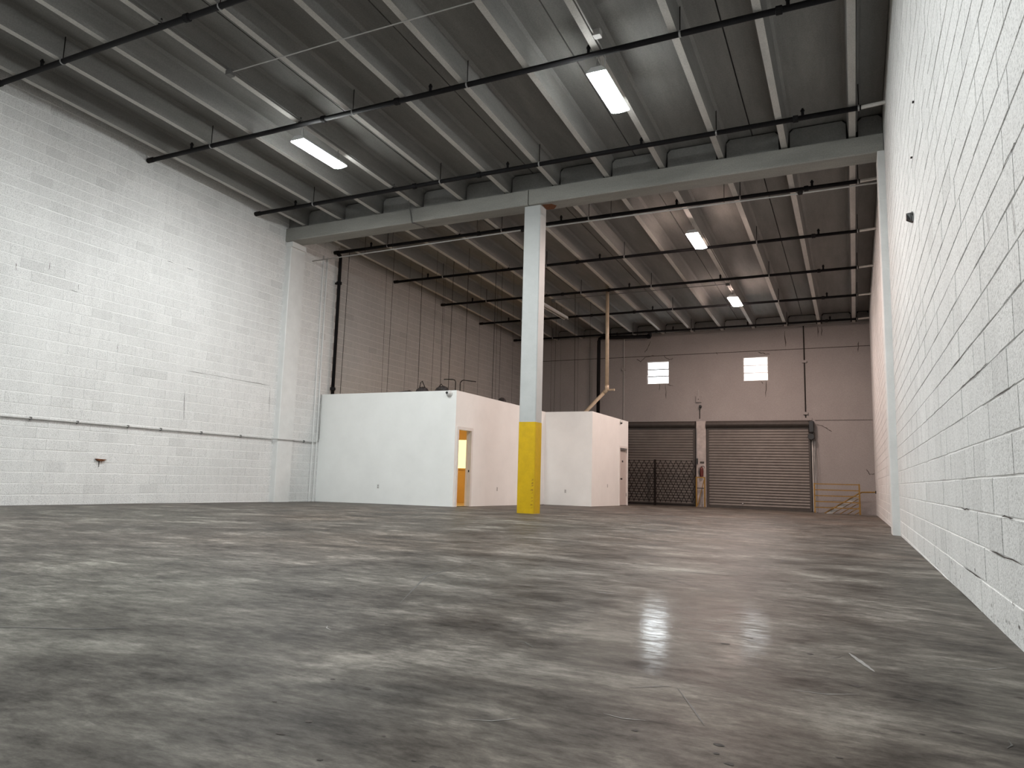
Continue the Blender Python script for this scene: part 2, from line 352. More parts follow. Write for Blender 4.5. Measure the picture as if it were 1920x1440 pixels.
# ------------------------------------------------------------------ side walls of concrete block
CH, BLK, J, DEP = .2085, .417, .011, .0045
def project(P):
    d = Vector(P) - Vector((0, 0, CZ)); zf_ = d.dot(fw)
    if zf_ < .1: return None
    return 960 + FPX*d.dot(rt)/zf_, 720 - FPX*d.dot(up)/zf_
def block_wall(name, x, sgn, y0, y1, label, skip):
    ztop = 8.45
    wall = MB().box(x - sgn*.2, x - sgn*DEP, y0, y1, -.45, ztop).build(name, 'mortar_paint', origin=(x, 0, 0))
    struct(wall, label)
    full = []; rest = MB()
    def blk(mb_, yc, zc, wy, dp, jz=None):
        jz = jz or (J if sgn > 0 else .007); hy, hz = wy/2 - (.002 if sgn < 0 else .0035), CH/2 - jz/2; e = .004
        xo, xi = x + sgn*dp, x - sgn*DEP*1.5
        a = [(xi, yc-hy, zc-hz), (xi, yc+hy, zc-hz), (xi, yc+hy, zc+hz), (xi, yc-hy, zc+hz)]
        b_ = [(xo, yc-hy+.001, zc-hz+e), (xo, yc+hy-.001, zc-hz+e), (xo, yc+hy-.001, zc+hz-e), (xo, yc-hy+.001, zc+hz-e)]
        order = range(4)
        if sgn < 0: a = a[::-1]; b_ = b_[::-1]
        mb_.quad(b_)
        for k in range(4): mb_.quad([a[k], a[(k+1) % 4], b_[(k+1) % 4], b_[k]])
    for rw in range(-1, 40):
        zc = .046 + (rw + .5)*CH
        if zc + CH/2 > ztop - .02: break
        k0 = math.floor(y0/BLK) - 1
        for k in range(k0, int(y1/BLK) + 2):
            yc = (k + .5 - .5*((rw + 100) % 2))*BLK
            ya, yb = max(yc - BLK/2, y0), min(yc + BLK/2, y1)
            if yb - ya < .05: continue
            whole = yb - ya > BLK - 1e-4
            if skip(yc, zc): continue
            px = project((x, yc, zc)); area = 0; ins = 0
            c4 = [project((x, yy, zz)) for yy, zz in ((ya, zc-CH/2), (yb, zc-CH/2), (yb, zc+CH/2), (ya, zc+CH/2))]
            if all(c4):
                area = abs(sum(c4[i][0]*c4[(i+1) % 4][1] - c4[(i+1) % 4][0]*c4[i][1] for i in range(4)))/2
                ins = sum(0 < q[0] < 1920 and 0 < q[1] < 1440 for q in c4)
            if whole and ins >= 3 and not (sgn > 0 and yc > 16.5): full.append((area, yc, zc))
            else: rest_list.append((yc, zc, yb - ya, (ya+yb)/2))
    full.sort(reverse=True)
    grey = MB(); YS = 16.60
    for a_, yc, zc in full[300:]: blk(rest, yc, zc, BLK, random.uniform(-.001, .0015))
    for yc, zc, wy, ym in rest_list:
        ya, yb = ym - wy/2, ym + wy/2
        if sgn < 0 or yb <= YS: blk(rest, ym, zc, wy, 0)
        elif ya >= YS: blk(grey, ym, zc, wy, random.uniform(-.001, .0015), .006)
        else:
            if YS - ya > .03: blk(rest, (ya + YS)/2, zc, YS - ya, 0)
            if yb - YS > .03: blk(grey, (yb + YS)/2, zc, yb - YS, 0, .006)
    if sgn > 0: MB().box(x - .1, x - DEP + .0012, YS, y1, 2.6, ztop).build('mortar_bed', 'mortar_grey', wall)
    tag(rest.build('block_field', 'block_paint', wall, fix=False), kind='stuff')
    if grey.v: tag(grey.build('grey_block_field', 'block_grey', wall, fix=False), kind='stuff')  # rear stretch of the left wall, set in a darker grey
    meshes = []
    for v in range(3):
        t = MB(); blk(t, 0, 0, BLK, (-.001, 0.0005, .002)[v])
        me = bpy.data.meshes.new('block'); me.from_pydata([(a-x, b_, c) for a, b_, c in t.v], [], t.f); me.materials.append(MAT['block_paint']); meshes.append(me)
    for a_, yc, zc in full[:300]:
        o = put('block', random.choice(meshes), (x, yc + random.gauss(0, .001), zc + random.gauss(0, .0016)), wall); o.rotation_euler.x = random.gauss(0, .0035)
    return wall
rest_list = []
wall_left = block_wall('wall_left', XL, 1, YF, YB, 'white painted concrete block wall on the left',
                       lambda y, z: (z < 2.9 and 16.5 < y) or (11.55 < y < 14.1 and z < 3.05 and False))
rest_list = []
wall_right = block_wall('wall_right', XR, -1, YF, YB, 'white painted concrete block wall on the right', lambda y, z: False)
# pilasters under the roof beam
MB().cbox(XL - .05, XL + .16, 14.46, 15.02, FZ(XL, 14.7) - .05, ZB0, .015).build('pilaster', 'pilaster_white', wall_left)
MB().box(XL - .05, XL + .22, 14.44, 14.98, ZB0 - .14, ZB0 - .002).build('pilaster_cap', 'pilaster_white', wall_left)
MB().cbox(XR - .118, XR + .05, 14.34, 14.98, FZ(XR, 14.5) - .05, ZB0, .012).build('pilaster', 'pilaster_white', wall_right)
def wall_ribbon(parent, name, mat, x, sgn, pts, wd, lift=.004):
    m_ = MB(); rows = []
    q = []
    for k in range(len(pts)-1):
        for t in range(4): q.append((pts[k][0] + (pts[k+1][0]-pts[k][0])*t/4 + random.uniform(-wd, wd)*.5, pts[k][1] + (pts[k+1][1]-pts[k][1])*t/4 + random.uniform(-wd, wd)*.5))
    q.append(pts[-1])
    for k, c in enumerate(q):
        a, b_ = q[max(k-1, 0)], q[min(k+1, len(q)-1)]; d = Vector((b_[0]-a[0], b_[1]-a[1])).normalized()
        ww = wd*random.uniform(.35, 1.0)*(1 if 0 < k < len(q)-1 else .3)
        rows.append(((c[0]-d.y*ww/2, c[1]+d.x*ww/2), (c[0]+d.y*ww/2, c[1]-d.x*ww/2)))
    for k in range(len(rows)-1):
        pp = [rows[k][0], rows[k][1], rows[k+1][1], rows[k+1][0]]
        if x is None: m_.quad([(a, YB - lift, c) for a, c in pp])
        else: m_.quad([(x + sgn*lift, a, c) for a, c in pp])
    return m_.build(name, mat, parent)
for pts in ([(8.685, 4.24), (8.848, 4.24)], [(8.842, 4.28), (8.836, 4.395)], [(10.782, 5.445), (10.951, 5.445)], [(11.318, 5.43), (11.495, 5.43)],
            [(14.0, 4.83), (14.4, 4.826)], [(7.654, 4.339), (7.637, 4.487)], [(8.239, 4.534), (8.234, 4.67)], [(9.793, 3.326), (9.802, 3.248)],
            [(11.561, 3.06), (12.6, 3.056), (14.175, 3.045)], [(14.2, 3.0), (14.24, 2.2)], [(11.55, 2.6), (11.6, 1.9)]):
    wall_ribbon(wall_left, 'crack', 'crack_dark', XL, 1, pts, .011)
for pts in ([(3.662, 2.34), (3.786, 2.34), (3.979, 2.34)], [(4.458, 2.33), (4.434, 2.15)], [(3.823, 2.13), (3.79, 1.95)], [(6.162, .672), (5.76, .672)],
            [(4.547, .672), (4.24, .672)], [(4.7, 1.508), (5.2, 1.508), (5.9, 1.508)], [(4.0, 1.3), (4.5, 1.3)], [(5.2, 1.716), (6.3, 1.716)], [(6.2, .255), (5.4, .26)], [(5.0, .464), (4.1, .464)]):
    wall_ribbon(wall_right, 'crack', 'crack_dark', XR, -1, pts, .010)
for k in range(46):   # chipped paint along the foot of the right wall
    y = random.uniform(3.9, 9.5); z = FZ(XR, y) + abs(random.gauss(0, .12)) + .015; r_ = random.uniform(.004, .013)
    m_ = MB(); m_.quad([(XR - .0042, y + r_*random.uniform(.6, 1.3)*math.cos(t*1.047), z + r_*1.2*random.uniform(.6, 1.3)*math.sin(t*1.047)) for t in range(6)])
    m_.build('paint_chip', 'crack_dark', wall_right)

# ------------------------------------------------------------------ back wall, with real openings for two windows
WIN = [(-7.87, -6.93, 4.93, 5.895), (-3.925, -2.97, 4.935, 5.905)]
bx0, bx1, bz0, bz1 = XL - .2, XR + .2, -1.6, 8.45
mb = MB(); edges = [bx0] + [v for a, b_, _, _ in WIN for v in (a, b_)] + [bx1]
for i in range(len(edges)-1):
    xa, xb = edges[i], edges[i+1]
    hole = next((wn_ for wn_ in WIN if abs(wn_[0]-xa) < 1e-6), None)
    if hole:
        mb.box(xa, xb, YB, YB + .2, bz0, hole[2]); mb.box(xa, xb, YB, YB + .2, hole[3], bz1)
    else: mb.box(xa, xb, YB, YB + .2, bz0, bz1)
wall_back = struct(mb.build('wall_back', 'back_wall_paint'), 'pinkish grey painted back wall above the roll-up doors')
MB().box(XL, XR, YB - .006, YB + .01, 6.13, 6.155).build('score_line', 'crack_dark', wall_back)
MB().box(-1.30, XR, YB - .006, YB + .01, 3.315, 3.335).build('score_line', 'crack_dark', wall_back)
MB().cbox(-5.79, -5.40, YB - .16, YB + .05, FZ(-5.6, 29.8) - .05, 3.33, .015).build('pier', 'pier_paint', wall_back)
MB().box(-9.4, -1.4, YB - .05, YB + .02, 3.33, 3.42).build('lintel', 'back_wall_paint', wall_back)
for pts in ([(-7.72, 6.791), (-7.882, 6.45), (-7.975, 6.316)], [(-8.349, 6.031), (-8.161, 5.929), (-7.905, 6.126), (-7.557, 6.156)],
            [(-7.144, 6.135), (-7.031, 6.015), (-6.917, 5.964), (-6.759, 6.002)], [(-4.978, 6.185), (-4.915, 6.071)], [(-7.327, 4.93), (-7.35, 4.656)],
            [(-7.077, 4.921), (-7.055, 4.3)], [(-3.063, 4.901), (-3.074, 4.26)], [(-3.224, 4.907), (-3.186, 4.798)], [(.314, 6.327), (.282, 5.916)],
            [(.425, 1.485), (.525, 1.291), (.685, 1.334)], [(-1.266, 3.185), (-.986, 3.08), (-.712, 2.876)], [(-2.323, 6.889), (-2.297, 6.262)],
            [(-1.109, 7.002), (-1.101, 6.577)], [(-.976, 6.993), (-.967, 6.612)], [(-3.35, 6.1), (-3.1, 6.02), (-2.9, 5.98)], [(-7.0, 4.9), (-6.75, 4.82)]):
    wall_ribbon(wall_back, 'crack', 'crack_dark', None, 0, pts, .035, lift=.007)
for x, z, s_ in ((-5.19, 5.80, .2), (-2.2, 5.84, .17)):      # patched-over boxes
    MB().box(x - s_/2, x + s_/2, YB - .012, YB + .01, z - .14, z + .14).build('patch_plate', 'back_wall_paint', wall_back)
# wall behind the camera
struct(MB().box(XL - .2, XR + .2, YF - .2, YF, -.4, 8.6).build('wall_front', 'plaster_white'), 'white wall behind the camera')

for i, (x0, x1, z0, z1) in enumerate(WIN):
    t = 0.035
    fr = MB(); fr.box(x0 + .005, x0 + t, YB + .03, YB + .12, z0 + .005, z1 - .005); fr.box(x1 - t, x1 - .005, YB + .03, YB + .12, z0 + .005, z1 - .005)
    fr.box(x0 + t, x1 - t, YB + .03, YB + .12, z0 + .005, z0 + t); fr.box(x0 + t, x1 - t, YB + .03, YB + .12, z1 - t, z1 - .005)
    win = struct(fr.build('window_%d' % (i+1), 'trim_paint', origin=((x0+x1)/2, YB + .08, z0)),
                 ('bright three-pane awning window left of the wall box' if i == 0 else 'bright three-pane awning window nearer the right wall'))
    h = (z1 - z0 - 2*t)/3
    for k in range(3):
        za = z0 + t + k*h
        MB().box(x0 + t, x1 - t, YB + .07, YB + .076, za + .012, za + h - .012).build('pane', 'window_glass', win)
        if k: MB().box(x0 + t, x1 - t, YB + .055, YB + .09, za - .026, za + .026).build('mullion', 'galvanised', win)

# ------------------------------------------------------------------ roof: double tees on a beam
SLABT = .07
zc_ = lambda y: ST(y) + TD
rf = MB()
for ya, yb in ((YF - .2, 14.6), (14.6001, YB + .2)):
    za, zb = ST(ya) + TD + SLABT + .03, ST(yb) + TD + SLABT + .03
    rf.hexa([(XL - .2, ya, za), (XR + .2, ya, za), (XR + .2, yb, zb), (XL - .2, yb, zb), (XL - .2, ya, za + .2), (XR + .2, ya, za + .2), (XR + .2, yb, zb + .2), (XL - .2, yb, zb + .2)])
ceiling = struct(rf.build('ceiling', 'roof_dark'), 'dark grey precast concrete double-tee roof with long narrow stems')
stems = [STEM0 - SP*k for k in range(12)]
def tee(pair, ya, yb):
    xm = sum(pair)/2; x0, x1 = xm - SP + .012, xm + SP - .012
    if x1 > XR - .01: x1 = XR - .012
    if x0 < XL + .01: x0 = XL + .012
    t = MB()
    prof = []  # underside profile from x0 to x1 as (x, dz above stem bottom)
    low = []
    pl = [(x0, TD)]
    for sx_ in sorted(pair):
        pl += [(sx_ - .14, TD), (sx_ - .092, TD - .05), (sx_ - .058, .0), (sx_ + .058, .0), (sx_ + .092, TD - .05), (sx_ + .14, TD)]
    pl += [(x1, TD)]
    top = [(x1, TD + SLABT), (x0, TD + SLABT)]
    ring = pl + top; n = len(ring)
    ends = []
    for y in (ya, yb): t.v += [(a, y, ST(y) + c) for a, c in ring]
    for k in range(n):
        k2 = (k+1) % n
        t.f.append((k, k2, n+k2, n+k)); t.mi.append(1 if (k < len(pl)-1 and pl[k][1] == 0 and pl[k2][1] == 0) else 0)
    t.f.append(tuple(range(n-1, -1, -1))); t.f.append(tuple(range(n, 2*n))); t.mi += [0, 0]
    return t.build('double_tee', ['tee_concrete', 'stem_face'], ceiling)
for k in range(0, 12, 2):
    tee((stems[k], stems[k+1]), YF - .1, YBM0 + .20); tee((stems[k], stems[k+1]), YBM0 + .24, YB - .02)
def bay_panels(y, dy, drop):
    xs_ = [XR] + stems + [XL]
    for k in range(len(xs_)-1):
        a, b_ = xs_[k+1], xs_[k]
        x0 = a + (.105 if k < len(xs_)-2 else .01); x1 = b_ - (.105 if k else .01)
        if x1 - x0 < .1: continue
        zt = ST(y) + TD - .035; zb = ST(y) - drop; c = .07
        m_ = MB(); pr_ = [(x0, zb), (x1, zb), (x1, zt - c), (x1 - c, zt), (x0 + c, zt), (x0, zt - c)]
        i = len(pr_); m_.v = [(px, y, pz) for px, pz in pr_] + [(px, y + dy, pz) for px, pz in pr_]
        m_.f = [tuple(range(i-1, -1, -1)), tuple(range(i, 2*i))] + [(q, (q+1) % i, i + (q+1) % i, i + q) for q in range(i)]; m_.mi = [0]*len(m_.f)
        m_.build('infill_panel', 'panel_concrete', ceiling)
        MB().box(a, b_, y + dy + .01, y + dy + .03, zb, ST(y) + TD - .003).build('infill_gap', 'roof_dark', ceiling)
bay_panels(YBM0 + .10, .05, .035)
bay_panels(YB - .10, .04, -.03)

# beam in two lengths meeting over the column
cxm = -6.58
for nm, x0, x1, lab in (('concrete_beam', XL + .01, cxm - .012, 'long pale concrete roof beam left of the column'), ('concrete_beam', cxm + .012, XR - .01, 'long pale concrete roof beam right of the column')):
    m_ = MB(); c = .02
    p = [(YBM0 + c, ZB0), (YBM1 - c, ZB0), (YBM1, ZB0 + c), (YBM1, ZB1), (YBM0, ZB1), (YBM0, ZB0 + c)]
    i = len(p); m_.v = [(x0, a, b_) for a, b_ in p] + [(x1, a, b_) for a, b_ in p]
    m_.f = [tuple(range(i)), tuple(range(2*i-1, i-1, -1))] + [(q, i+q, i+(q+1) % i, (q+1) % i) for q in range(i)]; m_.mi = [0]*len(m_.f)
    bmo = tag(m_.build(nm, 'beam_concrete', origin=((x0+x1)/2, 14.6, ZB0)), lab, 'beam', 'roof beams')
    if x0 > -7:
        MB().quad([(-6.28, YBM0 + .1, ZB0 - .002), (-6.05, YBM0 + .14, ZB0 - .002), (-5.98, 14.66, ZB0 - .002), (-6.12, 14.84, ZB0 - .002), (-6.29, 14.82, ZB0 - .002)]).build('rust_stain', 'rust', bmo)

# column
cx0, cx1, cy0, cy1 = -6.709, -6.303, 14.466, 14.815
zf0 = FZ(-6.5, 14.6)
col = thing('concrete_column', (-6.506, 14.64, zf0), 'square white concrete column with yellow painted base', 'column')
MB().cbox(cx0, cx1, cy0, cy1, 2.047, ZB0 - .004, .018).build('shaft', 'column_white', col)
tag(MB().cbox(cx0 - .004, cx1 + .004, cy0 - .004, cy1 + .004, zf0 - .02, 2.047, .018).build('painted_base', 'safety_yellow', col), 'bright yellow painted lower part')

for k in range(9):     # scraped corner of the yellow base
    z = zf0 + .12 + .075*k + random.uniform(-.02, .02); wq = random.uniform(.02, .07)
    MB().quad([(cx1 - .03 - wq, cy0 - .0055, z), (cx1 - .022, cy0 - .0055, z + random.uniform(-.02, .02)), (cx1 - .022, cy0 - .0055, z + random.uniform(.02, .05)), (cx1 - .03 - wq*random.uniform(.3, .9), cy0 - .0055, z + random.uniform(.015, .04))]).build('scrape', 'scraped_yellow', col)

# ------------------------------------------------------------------ offices
OX, OY = -9.35, 16.24            # first office corner
PX, PY, PE = -7.69, 22.30, 26.45 # second office
OZ = 3.05; T = .13
zf1 = lambda x, y: FZ(x, y) - .03
DY0, DY1, DZ = 16.40, 17.13, 2.055
struct(MB().box(XL + .005, OX, OY, OY + T, zf1(-11, OY) - .02, OZ).build('wall_office_front', 'plaster_white'), 'smooth white front wall of the low office')
mb = MB(); mb.box(OX - T, OX, DY1, PY + T, zf1(OX, 19), OZ); mb.box(OX - T, OX, OY + T, DY1, DZ, OZ); mb.box(OX - T, OX, OY + T, DY0, zf1(OX, 16.3), DZ)
struct(mb.build('wall_office_side', 'plaster_white'), 'white office side wall with the open doorway')
struct(MB().box(OX, PX, PY, PY + T, zf1(-8.5, PY) - .02, OZ).build('wall_office_rear_front', 'plaster_white'), 'white front wall of the rear office right of the column')
QY0, QY1, QZ = 25.36, 26.30, 2.05
mb = MB(); mb.box(PX - T, PX, PY + T, QY0, zf1(PX, 24) - .03, OZ); mb.box(PX - T, PX, QY0, QY1, QZ, OZ); mb.box(PX - T, PX, QY1, PE, zf1(PX, 26) - .03, OZ)
struct(mb.build('wall_office_rear_side', 'plaster_white'), 'white side wall of the rear office with a closed door')
struct(MB().box(XL + .005, PX - T, PE - T, PE, zf1(-11, PE) - .03, OZ).build('wall_office_rear_back', 'plaster_white'), 'rear wall of the office facing the roll-up door')
mb = MB(); mb.box(XL + .01, OX - T, OY + T, PY, 2.66, 2.74); mb.box(XL + .01, PX - T, PY + T, PE - T, 2.66, 2.74); mb.box(XL + .01, OX - T, PY, PY + T, 2.66, 2.74)
struct(mb.build('ceiling_office', 'office_wall'), 'flat ceiling deck over the offices')
# inside of the first office
iy = 20.0
struct(MB().box(XL + .01, OX - T, iy, iy + .1, zf1(-11, 20), 2.66).build('wall_office_inner', 'office_wall'), 'warm cream inner wall seen through the doorway')
struct(MB().box(XL + .01, XL + .05, OY + T, iy, zf1(XL, 18), 2.66).build('wall_office_inner_left', 'office_wall'), 'warm cream inner wall at the far side of the office')
mb = MB(); mb.quad([(x, y, FZ(x, y) + .012) for x, y in ((XL + .05, OY + T), (OX - .02, OY + T), (OX - .02, iy), (XL + .05, iy))])
struct(mb.build('floor_office', 'office_floor'), 'warm lit floor inside the office')
struct(MB().box(XL + .05, OX - T, iy - .018, iy, FZ(-11, 20) + .01, FZ(-11, 20) + .13).build('baseboard_office', 'office_wall'), 'baseboard inside the office')
wd = MB(); X0, X1, Z0, Z1 = -12.35, -10.99, 1.07, 1.965
wd.box(X0 - .05, X0, iy - .03, iy, Z0 - .05, Z1 + .05); wd.box(X1, X1 + .05, iy - .03, iy, Z0 - .05, Z1 + .05); wd.box(X0, X1, iy - .03, iy, Z1, Z1 + .05); wd.box(X0, X1, iy - .03, iy, Z0 - .05, Z0)
wi = struct(wd.build('window_3', 'office_wall', origin=((X0+X1)/2, iy, Z0)), 'glowing yellow inner office window seen through the doorway')
MB().box(X0, X1, iy - .012, iy - .004, Z0, Z1).build('pane', 'lit_pane', wi)
ol = thing('office_ceiling_light', (-11.4, 18.1, 2.66), 'warm flat ceiling light inside the office', 'light')
MB().box(-12.0, -10.8, 17.8, 18.4, 2.60, 2.659).build('tray', 'trim_paint', ol)
MB().box(-11.95, -10.85, 17.85, 18.35, 2.592, 2.599).build('diffuser', 'office_lens', ol)
# doorway casing
fr = MB()
fr.box(OX - T - .012, OX + .018, DY1 - .02, DY1 + .07, FZ(OX, 17), DZ + .06); fr.box(OX - T - .012, OX + .018, DY0 - .07, DY0 + .02, FZ(OX, 17), DZ + .06)
fr.box(OX - T - .012, OX + .018, DY0 + .02, DY1 - .02, DZ - .02, DZ + .06)
fr.box(OX - .085, OX - .06, DY1 - .034, DY1 - .02, FZ(OX, 17), DZ - .02)
tr1 = struct(fr.build('trim_1', 'trim_paint'), 'pale casing around the open office doorway')
MB().box(OX - .055, OX - .025, DY1 - .024, DY1 - .019, .93, .99).build('strike_plate', 'dark_iron', tr1)
# rear office door
zfd = FZ(PX, 25.8)
dr = struct(MB().box(PX - .06, PX - .018, QY0 + .035, QY1 - .035, zfd + .012, QZ - .035).build('door_3', 'door_paint', origin=(PX, 25.8, zfd)), 'closed pale office door beside the folding gate')
fr = MB(); fr.box(PX - .10, PX + .015, QY0 - .03, QY0 + .035, zfd, QZ + .04); fr.box(PX - .10, PX + .015, QY1 - .035, QY1 + .03, zfd, QZ + .04); fr.box(PX - .10, PX + .015, QY0 + .035, QY1 - .035, QZ - .035, QZ + .04)
fr.build('frame', 'trim_paint', dr)
m_ = MB(); m_.lathe((PX - .018, QY0 + .10, .885), [(.034, 0), (.034, .012), (.014, .02), (.014, .045), (.03, .055), (.03, .085), (.018, .092)], 'x'); m_.build('knob', 'dark_iron', dr)
MB().box(PX - .018, PX - .012, 25.72, 25.86, 1.50, 1.56).build('sign_plate', 'black_plastic', dr)
MB().box(PX - .018, PX + .05, QY0 + .10, QY1 - .15, QZ - .10, QZ - .045).build('closer', 'galvanised', dr)
for z in (.25, 1.85): MB().box(PX - .018, PX + .004, QY1 - .05, QY1 - .03, z, z + .12).build('hinge', 'galvanised', dr)

# outlets on the office walls
def outlet(p, facing, label):
    t = thing('wall_outlet', p, label, 'outlet', 'outlets on the office walls'); x, y, z = p
    if facing == 'y':
        pl_ = MB().box(x - .036, x + .036, y - .006, y, z - .058, z + .058).build('plate', 'plate_white', t)
        for dz in (.024, -.024): MB().box(x - .016, x + .016, y - .009, y - .006, z + dz - .014, z + dz + .014).build('socket', 'galvanised', pl_)
    else:
        pl_ = MB().box(x, x + .006, y - .036, y + .036, z - .058, z + .058).build('plate', 'plate_white', t)
        for dz in (.024, -.024): MB().box(x + .006, x + .009, y - .016, y + .016, z + dz - .014, z + dz + .014).build('socket', 'galvanised', pl_)
outlet((-11.694, OY, .483), 'y', 'small white outlet low on the office front wall')
outlet((OX, 18.78, .479), 'x', 'small white outlet low on the wall between doorway and column')
outlet((-8.595, PY, .426), 'y', 'small white outlet on the wall just right of the column')
outlet((PX, 23.964, .63), 'x', 'small white outlet left of the closed office door')

# security cameras
def dome(p, d, label, axis):
    t = thing('security_camera', p, label, 'camera', 'security cameras')
    s_ = -1 if axis == 'y' else 1
    m_ = MB(); m_.lathe(p, [(.088, 0), (.088, s_*.03), (.074, s_*.045)], axis, 20); m_.build('base', 'plate_white', t, smooth=False)
    c = Vector(p) + Vector(d)*.07
    prof = [(.052*math.sin(a), s_*(.04 + .052 - .052*math.cos(math.pi - a))) for a in [math.pi*(.5 + .5*k/6) for k in range(6)]]
    m_ = MB(); m_.lathe(p, [(.066, s_*.045), (.066, s_*.075), (.052, s_*.10), (.028, s_*.115)], axis, 16); hs_ = m_.build('housing', 'housing_white', t)
    m_ = MB(); q = (p[0] - .02, p[1], p[2] + .012) if axis == 'y' else p; m_.lathe(q, [(.034, s_*.09), (.034, s_*.125), (.02, s_*.13)], axis, 12); m_.build('lens', 'black_plastic', hs_)
dome((-9.56, OY, 2.966), (0, -1, 0), 'round white security camera at the office wall corner', 'y')
t = thing('security_camera', (PX, 25.414, 2.93), 'small white wall camera above the closed office door', 'camera', 'security cameras')
MB().cbox(PX, PX + .08, 25.36, 25.47, 2.93, 3.02, .015).build('base', 'plate_white', t)
m_ = MB(); m_.lathe((PX + .045, 25.414, 2.93), [(.04, 0), (.036, -.03), (.02, -.05)], 'z', 12); m_.build('dome', 'black_plastic', t)

# ------------------------------------------------------------------ roll-up doors
SLH = .1085
me_sl = {}
def slat_mesh(w_):
    key = round(w_, 3)
    if key in me_sl: return me_sl[key]
    m_ = MB(); n = 6; pr_ = [(-.004, 0)] + [(-.026*math.sin(math.pi*(k+.5)/n), SLH*.88*(k+.5)/n) for k in range(n)] + [(-.004, SLH*.88), (-.004, SLH*.99), (.008, SLH*.99), (.008, 0)]
    i = len(pr_); m_.v = [(-w_/2, a, b_) for a, b_ in pr_] + [(w_/2, a, b_) for a, b_ in pr_]
    m_.f = [tuple(range(i)), tuple(range(2*i-1, i-1, -1))] + [(q, i+q, i+(q+1) % i, (q+1) % i) for q in range(i)]
    me = bpy.data.meshes.new('slat'); me.from_pydata(m_.v, [], m_.f); me.materials.append(MAT['slat_steel'])
    bm = bmesh.new(); bm.from_mesh(me); bmesh.ops.recalc_face_normals(bm, faces=bm.faces); bm.to_mesh(me); bm.free()
    me_sl[key] = me; return me
def rollup(name, x0, x1, label):
    yc = YB - .10; xm = (x0+x1)/2; zfl = FZ(xm, YB - .1)
    base = MB().box(x0 + .02, x1 - .02, yc - .03, yc + .02, zfl - .012, zfl + .075).build(name, 'hood_steel', origin=(xm, yc, zfl))
    struct(base, label)
    z = zfl + .075; me = slat_mesh(x1 - x0 - .06)
    while z + SLH < 3.10:
        put('slat', me, (xm, yc, z), base); z += SLH
    hd = MB(); n = 8; pr_ = [(YB - .004, 3.05)] + [(YB - .20 - .10*math.sin(math.pi*(k/n)), 3.05 + .265*k/n) for k in range(n+1)] + [(YB - .004, 3.315)]
    i = len(pr_); hd.v = [(x0 - .02, a, b_) for a, b_ in pr_] + [(x1 + .02, a, b_) for a, b_ in pr_]
    hd.f = [tuple(range(i)), tuple(range(2*i-1, i-1, -1))] + [(q, i+q, i+(q+1) % i, (q+1) % i) for q in range(i)]; hd.mi = [0]*len(hd.f)
    hd.build('hood', 'hood_steel', base)
    for s_, xe in ((1, x0), (-1, x1)):
        MB().box(xe, xe + s_*.075, yc - .05, YB - .004, zfl, 3.05).build('guide', 'hood_steel', base)
    return base
rollup('door_1', -9.35, -5.84, 'closed grey roll-up door behind the folding gate')
d2 = rollup('door_2', -5.36, -1.47, 'closed grey roll-up door between pier and yellow railing')
m_ = MB(); m_.lathe((-4.0, YB - .13, .06), [(.02, 0), (.02, -.03), (.012, -.035)], 'y', 10); m_.build('lock', 'plate_white', d2)

# folding gate
def gate(x0, x1, label):
    y = YB - .55; zb, zt = .02, 1.70; DX, DH = .212, .405
    zfl = FZ((x0+x1)/2, y)
    g = thing('folding_gate', ((x0+x1)/2, y, zfl), label, 'gate', 'scissor gates across the roll-up door')
    for xe in (x0, x1): MB().box(xe - .018, xe + .018, y - .018, y + .018, zfl, zt + .03).build('post', 'gate_steel', g)
    MB().box(x0 + .018, x1 - .018, y - .014, y + .014, zfl + .035, zfl + .075).build('bottom_rail', 'gate_steel', g)
    run = DX/2*(zt - zb)/(DH/2); n = int((x1 - x0 + run)/DX) + 1
    for s_, yo in ((1, -.008), (-1, .008)):
        for k in range(-1, n + 1):
            xa = (x0 - run + k*DX) if s_ > 0 else (x0 + k*DX)     # bottom x
            xb = xa + s_*run if s_ > 0 else xa - run
            # clip to x0..x1
            p0, p1 = Vector((xa, zb)), Vector((xb, zt))
            def clip(p0, p1, lim, keep_ge):
                ins = lambda p_: (p_.x >= lim) if keep_ge else (p_.x <= lim)
                if not ins(p0) and not ins(p1): return None
                if ins(p0) and ins(p1): return p0, p1
                t_ = (lim - p0.x)/(p1.x - p0.x); q = p0.lerp(p1, t_)
                return (p0, q) if ins(p0) else (q, p1)
            r_ = clip(p0, p1, x0 + .02, True)
            if r_: r_ = clip(r_[0], r_[1], x1 - .02, False)
            if not r_ or (r_[1]-r_[0]).length < .08: continue
            a, b_ = r_; d = (b_ - a).normalized(); nx, nz = -d.y*.011, d.x*.011
            MB().hexa([(a.x-nx, y+yo-.003, a.y-nz), (a.x+nx, y+yo-.003, a.y+nz), (a.x+nx, y+yo+.003, a.y+nz), (a.x-nx, y+yo+.003, a.y-nz),
                       (b_.x-nx, y+yo-.003, b_.y-nz), (b_.x+nx, y+yo-.003, b_.y+nz), (b_.x+nx, y+yo+.003, b_.y+nz), (b_.x-nx, y+yo+.003, b_.y-nz)]).build('lattice_bar', 'gate_steel', g)
gate(-9.1, -7.41, 'dark folding lattice gate leaf next to the office door')
gate(-7.36, -5.75, 'dark folding lattice gate leaf next to the white pier')

